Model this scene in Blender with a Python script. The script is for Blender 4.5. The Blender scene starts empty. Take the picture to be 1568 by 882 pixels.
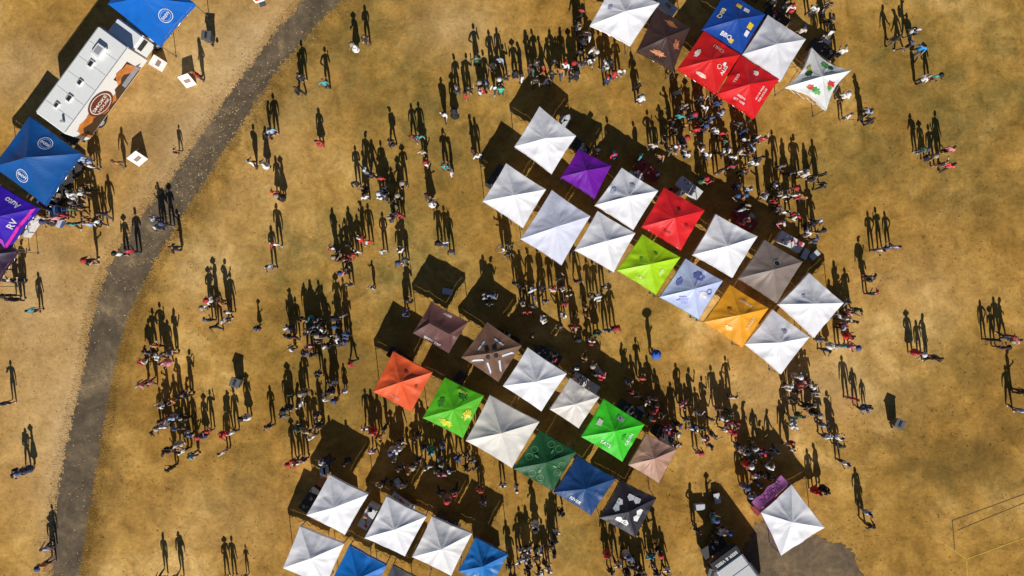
import bpy, bmesh, math, random
import numpy as np
from mathutils import Vector, noise, Matrix
random.seed(7); np.random.seed(7)
sc = bpy.context.scene
sc.view_settings.view_transform = 'Standard'
sc.view_settings.look = 'None'
sc.view_settings.exposure = 0
H = 48.0; SC = 22.0; F = SC*H
def P(u, v, z=0.0):
    """survey-plan units (1/22 m at ground level) -> world metres at height z"""
    k = (H-z)/F
    return Vector(((u-784)*k, (441-v)*k, z))
def link(o):
    sc.collection.objects.link(o); return o
def mesh_obj(name, verts, faces, mats=(), fm=None, parent=None, smooth=False, loc=None):
    me = bpy.data.meshes.new(name)
    me.from_pydata([tuple(v) for v in verts], [], faces)
    for m in mats: me.materials.append(m)
    if fm is not None: me.polygons.foreach_set('material_index', fm)
    if smooth: me.polygons.foreach_set('use_smooth', [True]*len(me.polygons))
    me.update()
    o = bpy.data.objects.new(name, me); link(o)
    if parent: o.parent = parent
    if loc is not None: o.location = loc
    return o
def empty(name, loc, rz=0):
    e = bpy.data.objects.new(name, None); link(e); e.location = loc; e.rotation_euler = (0,0,rz)
    e.empty_display_size = .3
    return e
# ---------------------------------------------------------------- materials
def newmat(name):
    m = bpy.data.materials.new(name); m.use_nodes = True
    nt = m.node_tree; nt.nodes.clear()
    out = nt.nodes.new('ShaderNodeOutputMaterial')
    b = nt.nodes.new('ShaderNodeBsdfPrincipled')
    nt.links.new(b.outputs[0], out.inputs[0])
    return m, nt, b, out
_mc = {}
def simple(name, col, rough=.7, var=.12, scale=6., metal=0.):
    key = (name, tuple(col))
    if key in _mc: return _mc[key]
    m, nt, b, out = newmat(name)
    b.inputs['Roughness'].default_value = rough; b.inputs['Metallic'].default_value = metal
    tc = nt.nodes.new('ShaderNodeTexCoord'); n = nt.nodes.new('ShaderNodeTexNoise')
    n.inputs['Scale'].default_value = scale; n.inputs['Detail'].default_value = 4
    nt.links.new(tc.outputs['Object'], n.inputs['Vector'])
    r = nt.nodes.new('ShaderNodeValToRGB')
    r.color_ramp.elements[0].position = .3; r.color_ramp.elements[1].position = .7
    r.color_ramp.elements[0].color = tuple(c*(1-var) for c in col)+(1,)
    r.color_ramp.elements[1].color = tuple(min(1, c*(1+var)) for c in col)+(1,)
    nt.links.new(n.outputs[0], r.inputs[0]); nt.links.new(r.outputs[0], b.inputs['Base Color'])
    _mc[key] = m
    return m
def fabric(name, col):
    key = ('fab', name, tuple(col))
    if key in _mc: return _mc[key]
    m, nt, b, out = newmat(name)
    b.inputs['Roughness'].default_value = .5
    b.inputs['Specular IOR Level'].default_value = .35
    tc = nt.nodes.new('ShaderNodeTexCoord'); n = nt.nodes.new('ShaderNodeTexNoise')
    n.inputs['Scale'].default_value = 1.3; n.inputs['Detail'].default_value = 5; n.inputs['Roughness'].default_value=.6
    nt.links.new(tc.outputs['Object'], n.inputs['Vector'])
    r = nt.nodes.new('ShaderNodeValToRGB')
    r.color_ramp.elements[0].position = .3; r.color_ramp.elements[1].position = .6
    r.color_ramp.elements[0].color = tuple(c*.93 for c in col)+(1,)
    r.color_ramp.elements[1].color = tuple(col)+(1,)
    nt.links.new(n.outputs[0], r.inputs[0]); nt.links.new(r.outputs[0], b.inputs['Base Color'])
    n2 = nt.nodes.new('ShaderNodeTexNoise'); n2.inputs['Scale'].default_value = 2.0; n2.inputs['Detail'].default_value = 3
    n2.inputs['Distortion'].default_value = 1.2
    nt.links.new(tc.outputs['Object'], n2.inputs['Vector'])
    bp = nt.nodes.new('ShaderNodeBump'); bp.inputs['Strength'].default_value = .35; bp.inputs['Distance'].default_value = .04
    nt.links.new(n2.outputs[0], bp.inputs['Height']); nt.links.new(bp.outputs[0], b.inputs['Normal'])
    tr = nt.nodes.new('ShaderNodeBsdfTranslucent'); nt.links.new(r.outputs[0], tr.inputs[0])
    mx = nt.nodes.new('ShaderNodeMixShader'); mx.inputs[0].default_value = .04
    nt.links.new(b.outputs[0], mx.inputs[1]); nt.links.new(tr.outputs[0], mx.inputs[2])
    nt.links.new(mx.outputs[0], out.inputs[0])
    _mc[key] = m
    return m
def ramp(nt, stops, interp='LINEAR'):
    r = nt.nodes.new('ShaderNodeValToRGB'); cr = r.color_ramp; cr.interpolation = interp
    while len(cr.elements) < len(stops): cr.elements.new(.5)
    for e, (p, c) in zip(cr.elements, stops):
        e.position = p; e.color = tuple(c)+(1,)
    return r
def tnoise(nt, vec, scale, detail=4, rough=.55, dist=0):
    n = nt.nodes.new('ShaderNodeTexNoise'); n.inputs['Scale'].default_value = scale
    n.inputs['Detail'].default_value = detail; n.inputs['Roughness'].default_value = rough
    n.inputs['Distortion'].default_value = dist
    nt.links.new(vec, n.inputs['Vector']); return n
def mixc(nt, fac, a, b, mode='MIX'):
    m = nt.nodes.new('ShaderNodeMix'); m.data_type = 'RGBA'; m.blend_type = mode
    for s, x in ((m.inputs[0], fac), (m.inputs[6], a), (m.inputs[7], b)):
        if isinstance(x, (int, float)): s.default_value = x
        elif isinstance(x, tuple): s.default_value = x+(1,)
        else: nt.links.new(x, s)
    return m.outputs[2]

def grass_mat(name='dry_grass'):
    m, nt, b, out = newmat(name)
    b.inputs['Roughness'].default_value = .9; b.inputs['Specular IOR Level'].default_value = .1
    g = nt.nodes.new('ShaderNodeNewGeometry').outputs['Position']
    n1 = tnoise(nt, g, .11, 6, .62, .5)
    base = ramp(nt, [(.32, (.27,.140,.026)), (.46, (.43,.228,.046)), (.57, (.54,.300,.070)), (.68, (.74,.47,.16))])
    nt.links.new(n1.outputs[0], base.inputs[0])
    n2 = tnoise(nt, g, .75, 7, .66, .5)
    r2 = ramp(nt, [(.33, (.66,.65,.60)), (.5, (1,1,1)), (.68, (1.32,1.33,1.38))])
    nt.links.new(n2.outputs[0], r2.inputs[0])
    c = mixc(nt, 1.0, base.outputs[0], r2.outputs[0], 'MULTIPLY')
    at = nt.nodes.new('ShaderNodeAttribute'); at.attribute_name = 'tone'
    sep = nt.nodes.new('ShaderNodeSeparateColor'); nt.links.new(at.outputs['Color'], sep.inputs[0])
    n3 = tnoise(nt, g, .28, 6, .72, .4)
    mr = nt.nodes.new('ShaderNodeMath'); mr.operation = 'MULTIPLY_ADD'
    nt.links.new(n3.outputs[0], mr.inputs[0]); mr.inputs[1].default_value = 3.2; mr.inputs[2].default_value = -1.1
    mm = nt.nodes.new('ShaderNodeMath'); mm.operation = 'MULTIPLY'; mm.use_clamp = True
    nt.links.new(mr.outputs[0], mm.inputs[0]); nt.links.new(sep.outputs[1], mm.inputs[1])
    gcol = ramp(nt, [(.3, (.15,.110,.024)), (.7, (.33,.235,.062))]); nt.links.new(n2.outputs[0], gcol.inputs[0])
    c = mixc(nt, mm.outputs[0], c, gcol.outputs[0])
    c = mixc(nt, sep.outputs[0], c, mixc(nt, n2.outputs[0], (.47,.28,.095), (.82,.58,.31)))
    mb = nt.nodes.new('ShaderNodeMath'); mb.operation='MULTIPLY'; mb.use_clamp=True
    nt.links.new(mr.outputs[0], mb.inputs[0]); nt.links.new(sep.outputs[2], mb.inputs[1])
    c = mixc(nt, mb.outputs[0], c, (.16,.088,.022))
    n4 = tnoise(nt, g, 4.0, 6, .72)
    r4 = ramp(nt, [(.30, (.68,.66,.62)), (.5, (1,1,1)), (.70, (1.2,1.2,1.2))])
    nt.links.new(n4.outputs[0], r4.inputs[0])
    c = mixc(nt, .75, c, r4.outputs[0], 'MULTIPLY')
    nt.links.new(c, b.inputs['Base Color'])
    bp = nt.nodes.new('ShaderNodeBump'); bp.inputs['Strength'].default_value = .4; bp.inputs['Distance'].default_value = .06
    nt.links.new(n4.outputs[0], bp.inputs['Height']); nt.links.new(bp.outputs[0], b.inputs['Normal'])
    return m
def path_mat(name, cols):
    m, nt, b, out = newmat(name)
    b.inputs['Roughness'].default_value = .9
    g = nt.nodes.new('ShaderNodeNewGeometry').outputs['Position']
    n1 = tnoise(nt, g, .40, 7, .7, .6); r1 = ramp(nt, cols); nt.links.new(n1.outputs[0], r1.inputs[0])
    n2 = tnoise(nt, g, 2.2, 6, .72); r2 = ramp(nt, [(.33,(.72,.70,.66)),(.5,(1,1,1)),(.66,(1.45,1.4,1.25))]); nt.links.new(n2.outputs[0], r2.inputs[0])
    c = mixc(nt, .85, r1.outputs[0], r2.outputs[0], 'MULTIPLY')
    nt.links.new(c, b.inputs['Base Color'])
    bp = nt.nodes.new('ShaderNodeBump'); bp.inputs['Strength'].default_value=.3; bp.inputs['Distance'].default_value=.03
    nt.links.new(n2.outputs[0], bp.inputs['Height']); nt.links.new(bp.outputs[0], b.inputs['Normal'])
    return m

# ---------------------------------------------------------------- ground
Ledge = [(470,-60),(455,0),(420,42),(380,95),(340,150),(295,215),(250,280),(205,335),(172,385),(148,440),(132,500),(121,570),(108,625),(95,680),(84,740),(76,800),(74,882),(72,960)]
Redge = [(570,-60),(530,0),(472,62),(430,112),(392,170),(345,240),(302,308),(265,365),(235,420),(212,465),(196,510),(184,555),(174,605),(163,670),(154,725),(145,775),(128,882),(118,960)]
def interp_pts(pts, n):
    out=[]
    d=[0]
    for a,b in zip(pts,pts[1:]): d.append(d[-1]+math.dist(a,b))
    for i in range(n):
        t=d[-1]*i/(n-1)
        k=max(j for j in range(len(d)) if d[j]<=t+1e-9); k=min(k,len(pts)-2)
        f=(t-d[k])/(d[k+1]-d[k])
        p0=pts[max(k-1,0)];p1=pts[k];p2=pts[k+1];p3=pts[min(k+2,len(pts)-1)]
        q=[]
        for c in (0,1):
            q.append(.5*((2*p1[c])+(-p0[c]+p2[c])*f+(2*p0[c]-5*p1[c]+4*p2[c]-p3[c])*f*f+(-p0[c]+3*p1[c]-3*p2[c]+p3[c])*f**3))
        out.append(tuple(q))
    return out
NP=620
Li = interp_pts(Ledge, NP); Ri = interp_pts(Redge, NP)
path_v = []; path_f = []
NX=6
for i,(l,r) in enumerate(zip(Li,Ri)):
    a=P(*l); b=P(*r)
    nz=lambda f,s:noise.noise(Vector((i*f,s,0)))
    ja=.30*nz(.10,0)+.16*nz(.45,5)+.12*nz(1.3,7)
    jb=.32*nz(.09,9)+.18*nz(.5,15)+.13*nz(1.4,17)
    d=(b-a).normalized()
    a=a+d*ja; b=b+d*jb
    for k in range(NX+1):
        p=a.lerp(b,k/NX); path_v.append((p.x,p.y,.006))
for i in range(NP-1):
    for k in range(NX):
        o=i*(NX+1)+k
        path_f.append((o,o+1,o+NX+2,o+NX+1))
pm = path_mat('worn_asphalt', [(.28,(.066,.044,.026)),(.45,(.110,.078,.044)),(.58,(.165,.118,.068)),(.66,(.25,.175,.095)),(.74,(.42,.29,.14))])
mesh_obj('footpath', path_v, path_f, [pm])
path_c = [((l[0]+r[0])/2,(l[1]+r[1])/2, math.dist(l,r)/2) for l,r in zip(Li,Ri)]
pc = np.array(path_c)

green=[(600,120,170,110,1.1),(480,390,130,90,1.1),(1500,130,150,140,1.2),(730,560,250,120,.9),(1000,180,150,120,.9),(1250,250,90,120,.7),(1450,560,160,60,.6),(640,330,80,120,.9),
 (350,700,80,120,.45),(820,830,180,60,.9),(1450,720,130,80,.7),(560,30,100,60,.8),(1360,120,70,150,.7),(1480,280,140,60,.6),(40,60,60,60,.4),(900,400,200,100,.5),(700,250,150,100,.5),(500,560,120,120,.4)]
sand=[(300,180,160,170,.5),(60,620,90,200,.5),(50,430,90,90,.45),(20,110,90,60,.5),(380,60,90,70,.4),(700,40,70,50,.45),(1290,590,90,70,.3),(300,420,80,70,.25),(330,800,130,80,.2),(1400,440,90,60,.25),(120,720,40,160,.4),(960,400,60,60,.2),(1180,600,120,60,.3)]
dark=[(240,200,90,70,.3),(1500,700,140,90,.5),(1450,250,160,120,.35),(1260,860,120,60,.8),(1400,640,120,120,.4),(1050,780,150,80,.4),(700,230,90,70,.3),(560,560,120,80,.3),(1520,420,100,200,.3)]
xs = sorted(set(list(np.arange(-42,42.1,.6)) + [-600,-400,-250,-150,-100,-70,-52,52,70,100,150,250,400,600]))
ys = sorted(set(list(np.arange(-27,27.1,.6)) + [-600,-400,-250,-150,-100,-70,-45,-33,33,45,70,100,150,250,400,600]))
gv=[(x,y,0) for y in ys for x in xs]; nx=len(xs); ny=len(ys)
gf=[(j*nx+i,j*nx+i+1,(j+1)*nx+i+1,(j+1)*nx+i) for j in range(ny-1) for i in range(nx-1)]
def tone(x,y):
    u=x*SC+784; v=441-y*SC
    def s(bl):
        t=0
        for (a,b,ra,rb,st) in bl:
            d=((u-a)/ra)**2+((v-b)/rb)**2
            t+=st*math.exp(-d*1.1)
        return min(1,t)
    dd=np.hypot(pc[:,0]-u,pc[:,1]-v)-pc[:,2]
    k=int(dd.argmin()); dm=dd[k]
    rr=s(sand); gg=s(green); bb=s(dark)
    right = u>pc[k,0]
    if dm<90:
        if right: bb=min(1,bb+.85*math.exp(-(dm/24)**2)); gg=min(1,gg+.35*math.exp(-(dm/45)**2)); rr*=1-math.exp(-(dm/25)**2)
        else: rr=min(1,rr+.30*math.exp(-(dm/22)**2))
    return rr,gg,bb
tones=[tone(v[0],v[1]) for v in gv]
gm=grass_mat()
ground=mesh_obj('ground', gv, gf, [gm])
ca=ground.data.color_attributes.new('tone','FLOAT_COLOR','POINT')
ca.data.foreach_set('color', np.array([(a,b,c,1) for a,b,c in tones],dtype=np.float32).ravel())

def tufts(n):
    V=[];Fc=[];T=[]
    for i in range(n):
        x=random.uniform(-40,40); y=random.uniform(-24,24)
        if noise.noise(Vector((x*.35,y*.35,3)))<-.05+random.uniform(-.3,.3): continue
        u=x*SC+784; v=441-y*SC
        if (np.hypot(pc[:,0]-u,pc[:,1]-v)-pc[:,2]).min()<-5: continue
        t=tones[min(ny-1,int(np.searchsorted(ys,y)))*nx+min(nx-1,int(np.searchsorted(xs,x)))]
        for k in range(3):
            a=random.uniform(0,6.28); h=random.uniform(.02,.06); w=random.uniform(.02,.045)
            dx=math.cos(a);dy=math.sin(a); ox=random.uniform(-.08,.08); oy=random.uniform(-.08,.08)
            o=len(V)
            V+= [(x+ox-dy*w,y+oy+dx*w,0),(x+ox+dy*w,y+oy-dx*w,0),(x+ox+dx*h*.9,y+oy+dy*h*.9,h)]
            Fc.append((o,o+1,o+2)); T+=[t]*3
    for i in range(8000):
        k=random.randrange(NP-1); side=random.choice((Li,Ri)); l=side[k]; c=path_c[k]
        q=random.gauss(0,.09)-.02
        u=l[0]+(l[0]-c[0])*q+random.uniform(-2,2); v=l[1]+(l[1]-c[1])*q+random.uniform(-2,2)
        p=P(u,v); t=tones[min(ny-1,int(np.searchsorted(ys,p.y)))*nx+min(nx-1,int(np.searchsorted(xs,p.x)))]
        for kk in range(4):
            a=random.uniform(0,6.28); h=random.uniform(.01,.035); w=random.uniform(.03,.06)
            dx=math.cos(a);dy=math.sin(a); ox=random.uniform(-.1,.1); oy=random.uniform(-.1,.1); o=len(V)
            V+= [(p.x+ox-dy*w,p.y+oy+dx*w,.008),(p.x+ox+dy*w,p.y+oy-dx*w,.008),(p.x+ox+dx*.09,p.y+oy+dy*.09,h)]
            Fc.append((o,o+1,o+2)); T+=[t]*3
    o=mesh_obj('grass_tufts',V,Fc,[gm])
    c=o.data.color_attributes.new('tone','FLOAT_COLOR','POINT')
    c.data.foreach_set('color', np.array([(a,b,c_,1) for a,b,c_ in T],dtype=np.float32).ravel())
tufts(12000)

lv=[];lf=[];lm=[]
leafm=[simple('leaf_tan',(.48,.32,.12)),simple('leaf_pale',(.62,.48,.25)),simple('leaf_brown',(.2,.11,.04))]
for i in range(1100):
    k=random.randrange(NP) if random.random()<.4 else int(random.triangular(40,360,170))
    cx,cy,hw=path_c[k]
    u=cx+random.gauss(0,hw*.6); v=cy+random.gauss(0,hw*.6)
    p=P(u,v,.02); s=random.uniform(.03,.08); a=random.uniform(0,6.28); o=len(lv)
    for j,(r,z) in enumerate(((1,.0),(.45,.012),(1,.004),(.5,.016))):
        lv.append((p.x+s*r*math.cos(a+j*1.57),p.y+s*r*math.sin(a+j*1.57),.012+z))
    lf.append((o,o+1,o+2,o+3)); lm.append(random.choice([0,0,1,2]))
mesh_obj('fallen_leaves',lv,lf,leafm,lm)

def patch(name, pts, z, mat, jit=.25):
    q=interp_pts(pts+[pts[0]],220)[:-1]
    c=P(sum(p[0] for p in pts)/len(pts),sum(p[1] for p in pts)/len(pts))
    V=[(c.x,c.y,z)]
    for i,p in enumerate(q):
        w=P(*p); j=noise.noise(Vector((w.x*.9,w.y*.9,0)))*jit+noise.noise(Vector((w.x*4,w.y*4,0)))*jit*.6
        d=(w-c); d.normalize(); w=w+d*j*2; V.append((w.x,w.y,z))
    n=len(q)
    mesh_obj(name,V,[(0,1+(i+1)%n,1+i) for i in range(n)],[mat])
pm2=path_mat('bare_dirt', [(.3,(.095,.064,.034)),(.5,(.15,.102,.056)),(.7,(.26,.175,.09))])
patch('dirt_patch',[(1150,812),(1185,800),(1240,818),(1285,836),(1308,855),(1322,930),(1150,940),(1130,870)],.006,pm2)
def strip(name,pts,w,mat,z):
    V=[];Fc=[]
    for a,b in zip(pts,pts[1:]):
        A=P(*a);B=P(*b);n=max(2,int((B-A).length/.3)); d=(B-A).normalized(); s=Vector((-d.y,d.x,0))
        for i in range(n):
            p=A.lerp(B,i/n);q=A.lerp(B,(i+1)/n)
            ww=w*(.55+.6*abs(noise.noise(p*1.3)))
            o=len(V)
            for t in (p+s*ww,p-s*ww,q-s*ww,q+s*ww): V.append((t.x,t.y,z))
            Fc.append((o,o+1,o+2,o+3))
    mesh_obj(name,V,Fc,[mat])
strip('field_marking',[(1600,745),(1458,797),(1462,842)],.05,simple('marking_dark',(.12,.075,.022)),.006)
strip('field_marking',[(1466,812),(1600,757)],.035,simple('marking_dark',(.12,.075,.022)),.009)
strip('field_marking',[(1440,828),(1480,856),(1600,812)],.045,simple('marking_yellow',(.62,.42,.05)),.012)
strip('field_marking',[(1480,858),(1483,950)],.045,simple('marking_yellow',(.62,.42,.05)),.014)

def box_bm(bm, c, s, rz=0, mi=0, bevel=0.0):
    r=bmesh.ops.create_cube(bm,size=1)
    M=Matrix.Translation(c)@Matrix.Rotation(rz,4,'Z')@Matrix.Diagonal((s[0],s[1],s[2],1))
    bmesh.ops.transform(bm,matrix=M,verts=r['verts'])
    fs=set(f for v in r['verts'] for f in v.link_faces)
    for f in fs: f.material_index=mi
    if bevel>0:
        es=list(set(e for v in r['verts'] for e in v.link_edges))
        rr=bmesh.ops.bevel(bm,geom=es,offset=bevel,segments=2,affect='EDGES')
        for f in rr['faces']: f.material_index=mi
def cyl_bm(bm,p,q,r,mi=0,seg=10,r2=None):
    p=Vector(p);q=Vector(q);d=q-p
    res=bmesh.ops.create_cone(bm,cap_ends=True,segments=seg,radius1=r,radius2=r if r2 is None else r2,depth=d.length)
    M=Matrix.Translation((p+q)/2)@d.to_track_quat('Z','Y').to_matrix().to_4x4()
    bmesh.ops.transform(bm,matrix=M,verts=res['verts'])
    for f in set(f for v in res['verts'] for f in v.link_faces): f.material_index=mi
def bm_obj(bm,name,mats,parent=None,loc=None,rz=0,smooth=False):
    me=bpy.data.meshes.new(name); bm.to_mesh(me); bm.free()
    for m in mats: me.materials.append(m)
    if smooth: me.polygons.foreach_set('use_smooth',[True]*len(me.polygons))
    o=bpy.data.objects.new(name,me); link(o)
    if parent: o.parent=parent
    if loc is not None: o.location=loc
    o.rotation_euler=(0,0,rz)
    return o
def text_geo(s,size):
    cu=bpy.data.curves.new('t','FONT'); cu.body=s; cu.size=size; cu.align_x='CENTER'; cu.align_y='CENTER'; cu.offset=size*.02
    o=bpy.data.objects.new('t',cu); link(o)
    dg=bpy.context.evaluated_depsgraph_get(); me=bpy.data.meshes.new_from_object(o.evaluated_get(dg))
    V=[v.co.copy() for v in me.vertices]; Fc=[tuple(p.vertices) for p in me.polygons]
    bpy.data.objects.remove(o); bpy.data.curves.remove(cu); bpy.data.meshes.remove(me)
    return V,Fc

# ---------------------------------------------------------------- tents
metal=simple('frame_metal',(.35,.35,.37),.4,.05,metal=.8)
WHITE=(.89,.88,.91)
tid=0
def tent(cs, col, h=2.1, rise=.58, decals=(), valance=None, pinch=0.0, name='canopy_tent', wr=1.0, ridge=0.0):
    global tid; tid+=1
    C=[P(u,v,h) for u,v in cs]
    cen=(C[0]+C[1]+C[2]+C[3])/4; cen.z=0
    e=empty(name,cen)
    C=[c-cen for c in C]
    pk=Vector((random.uniform(-.07,.07),random.uniform(-.07,.07),h+rise))
    rd=((C[1]+C[2])/2-(C[0]+C[3])/2)*ridge*.5; rd.z=0
    seed=tid*7.3
    mats=[fabric('fabric',col)]
    A,B=20,14
    V=[];Fc=[];M=[]
    sag=random.uniform(.04,.10); cre=random.uniform(.04,.12); fold=[random.uniform(-.08,.09) for _ in range(4)]; fa=[random.uniform(.3,.7) for _ in range(4)]
    def surf(f,a,b):
        c0=C[f];c1=C[(f+1)%4]
        ev=c0.lerp(c1,a)
        if pinch: ev=ev.lerp(Vector((0,0,h)),pinch*4*a*(1-a))
        else: ev=ev.lerp(Vector((0,0,h)),.025*4*a*(1-a))
        top=pk
        if ridge:   # hip roof: apex line parallel to the long axis
            top=pk+rd*{0:(2*a-1),1:1,2:(1-2*a),3:-1}[f]
        p=ev.lerp(top,b)
        z=h+rise*(.84*b+.16*b**3)
        z-=sag*4*a*(1-a)*math.sin(math.pi*min(1,b+.1))
        z+=cre*math.exp(-abs((a-.5)/.13))*(1-b)*wr*.8
        w=(1-b)*4*a*(1-a)
        z+=fold[f]*math.exp(-abs((b-.55*abs(a-fa[f])*2-.12)/.16))*4*a*(1-a)*(1-b)
        z+=.06*wr*w*noise.noise(Vector((a*7+seed+f*3,b*2.2,seed)))
        z+=.04*wr*noise.noise(Vector((p.x*1.5+seed,p.y*1.5,seed)))*(1-b)*4*a*(1-a)
        p.z=z
        return p
    for f in range(4):
        o=len(V)
        for j in range(B+1):
            for i in range(A+1): V.append(surf(f,i/A,j/B))
        for j in range(B):
            for i in range(A):
                q=o+j*(A+1)+i
                if j==B-1 and not (ridge and f in (0,2)): Fc.append((q,q+1,q+A+1))
                else: Fc.append((q,q+1,q+A+2,q+A+1))
    mesh_obj('canopy',V,Fc,mats,None,e,True)
    vm=[fabric('valance',valance or col)]
    V=[];Fc=[]
    for f in range(4):
        o=len(V)
        c0=C[f];c1=C[(f+1)%4]
        ed=(c1-c0).normalized(); outn=Vector((ed.y,-ed.x,0))
        if outn.dot((c0+c1)/2)<0: outn=-outn
        for i in range(A+1):
            p=surf(f,i/A,0)
            for j in range(4):
                wob=.03*noise.noise(Vector((i*.5+seed,j*.3,f)))*j/3+.012
                q=p+outn*(wob if 0<i<A else .012); q.z=p.z-.003-.27*j/3+(.02*math.sin(i*1.3+seed) if j==3 else 0)
                V.append(q)
        for i in range(A):
            for j in range(3):
                q=o+i*4+j; Fc.append((q,q+4,q+5,q+1))
    mesh_obj('valance',V,Fc,vm,None,e,True)
    bm=bmesh.new()
    for c in C:
        c2=c*.97
        box_bm(bm,(c2.x,c2.y,(h-.05)/2),(.045,.045,h-.05))
        box_bm(bm,(c2.x,c2.y,.012),(.14,.14,.02))
        cyl_bm(bm,(c2.x,c2.y,h-.08),(0,0,h+rise-.24),.014,seg=6)
    for i in range(4):
        a=C[i]*.95;b=C[(i+1)%4]*.95
        for s in range(4):
            p=a.lerp(b,s/4);q=a.lerp(b,(s+1)/4)
            z0,z1=(h-.14,h-.44) if s%2==0 else (h-.44,h-.14)
            cyl_bm(bm,(p.x,p.y,z0),(q.x,q.y,z1),.012,seg=5)
            cyl_bm(bm,(p.x,p.y,z1),(q.x,q.y,z0),.012,seg=5)
    cyl_bm(bm,(0,0,h+rise-.55),(0,0,h+rise-.10),.02,seg=6)
    bm_obj(bm,'frame',[metal],e)
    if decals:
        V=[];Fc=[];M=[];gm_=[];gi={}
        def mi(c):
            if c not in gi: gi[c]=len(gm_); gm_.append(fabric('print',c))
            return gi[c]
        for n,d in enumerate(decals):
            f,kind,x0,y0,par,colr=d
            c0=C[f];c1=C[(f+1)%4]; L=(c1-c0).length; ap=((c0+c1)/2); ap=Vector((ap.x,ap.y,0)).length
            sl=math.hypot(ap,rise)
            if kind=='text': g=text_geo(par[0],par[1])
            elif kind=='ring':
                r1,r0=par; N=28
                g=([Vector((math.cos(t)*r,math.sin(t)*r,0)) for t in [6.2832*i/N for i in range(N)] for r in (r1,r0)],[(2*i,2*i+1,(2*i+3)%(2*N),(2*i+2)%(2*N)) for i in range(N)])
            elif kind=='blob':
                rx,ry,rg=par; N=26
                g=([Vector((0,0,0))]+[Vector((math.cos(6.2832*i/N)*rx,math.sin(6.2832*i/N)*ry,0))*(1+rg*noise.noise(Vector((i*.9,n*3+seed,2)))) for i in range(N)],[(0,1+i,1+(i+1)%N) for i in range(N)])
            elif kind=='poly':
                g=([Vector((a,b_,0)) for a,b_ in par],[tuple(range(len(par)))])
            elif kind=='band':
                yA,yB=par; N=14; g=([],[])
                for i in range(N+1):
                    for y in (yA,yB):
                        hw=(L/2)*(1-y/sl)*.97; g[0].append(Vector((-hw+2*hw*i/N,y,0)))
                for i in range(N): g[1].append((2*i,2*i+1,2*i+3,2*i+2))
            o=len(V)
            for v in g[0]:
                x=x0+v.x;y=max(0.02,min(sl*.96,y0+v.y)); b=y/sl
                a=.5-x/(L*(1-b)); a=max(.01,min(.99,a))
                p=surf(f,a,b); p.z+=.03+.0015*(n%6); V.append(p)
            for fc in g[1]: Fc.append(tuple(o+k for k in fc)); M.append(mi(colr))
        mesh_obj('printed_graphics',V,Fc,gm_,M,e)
    return e
# --- large block
tent([(826,163),(882,208),(845,266),(788,224)],WHITE)
tent([(775,250),(836,290),(801,349),(739,308)],WHITE)
tent([(845,291),(904,331),(860,406),(797,366)],(.74,.75,.88),rise=.66)
tent([(886,228),(936,254),(911,304),(859,271)],(.17,.008,.36),rise=.55)
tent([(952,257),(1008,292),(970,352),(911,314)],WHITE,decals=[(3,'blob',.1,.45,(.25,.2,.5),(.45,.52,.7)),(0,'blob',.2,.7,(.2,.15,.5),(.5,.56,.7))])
tent([(915,323),(973,357),(940,417),(880,383)],WHITE)
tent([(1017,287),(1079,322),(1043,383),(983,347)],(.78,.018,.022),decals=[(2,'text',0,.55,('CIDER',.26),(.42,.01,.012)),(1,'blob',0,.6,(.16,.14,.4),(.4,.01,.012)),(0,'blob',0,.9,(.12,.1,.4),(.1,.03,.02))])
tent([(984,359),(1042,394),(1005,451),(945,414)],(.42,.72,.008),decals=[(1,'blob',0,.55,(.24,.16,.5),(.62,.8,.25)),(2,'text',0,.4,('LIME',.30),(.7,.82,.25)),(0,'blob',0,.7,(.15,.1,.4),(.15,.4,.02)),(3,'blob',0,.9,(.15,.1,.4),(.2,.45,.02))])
tent([(1096,328),(1160,362),(1122,425),(1061,390)],WHITE)
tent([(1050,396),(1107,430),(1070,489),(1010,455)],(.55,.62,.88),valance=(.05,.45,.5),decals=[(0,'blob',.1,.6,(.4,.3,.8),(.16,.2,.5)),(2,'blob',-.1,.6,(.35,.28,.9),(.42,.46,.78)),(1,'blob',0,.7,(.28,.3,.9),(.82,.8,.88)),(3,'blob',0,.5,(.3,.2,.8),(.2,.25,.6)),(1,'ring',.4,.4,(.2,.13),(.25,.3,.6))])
tent([(1171,367),(1229,401),(1190,464),(1131,426)],(.26,.20,.17),decals=[(0,'blob',0,1.1,(.2,.18,.2),(.03,.03,.035)),(0,'ring',0,1.1,(.24,.2),(.6,.58,.55))])
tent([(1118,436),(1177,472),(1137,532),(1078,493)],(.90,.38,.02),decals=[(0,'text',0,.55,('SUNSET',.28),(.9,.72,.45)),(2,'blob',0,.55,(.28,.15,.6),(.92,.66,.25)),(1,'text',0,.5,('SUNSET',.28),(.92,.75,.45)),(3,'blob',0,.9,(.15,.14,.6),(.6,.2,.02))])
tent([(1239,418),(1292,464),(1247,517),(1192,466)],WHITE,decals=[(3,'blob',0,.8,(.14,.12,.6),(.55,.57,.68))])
tent([(1183,474),(1240,516),(1196,573),(1141,527)],WHITE,decals=[(0,'blob',.1,.75,(.2,.15,.7),(.4,.38,.55))])
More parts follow.
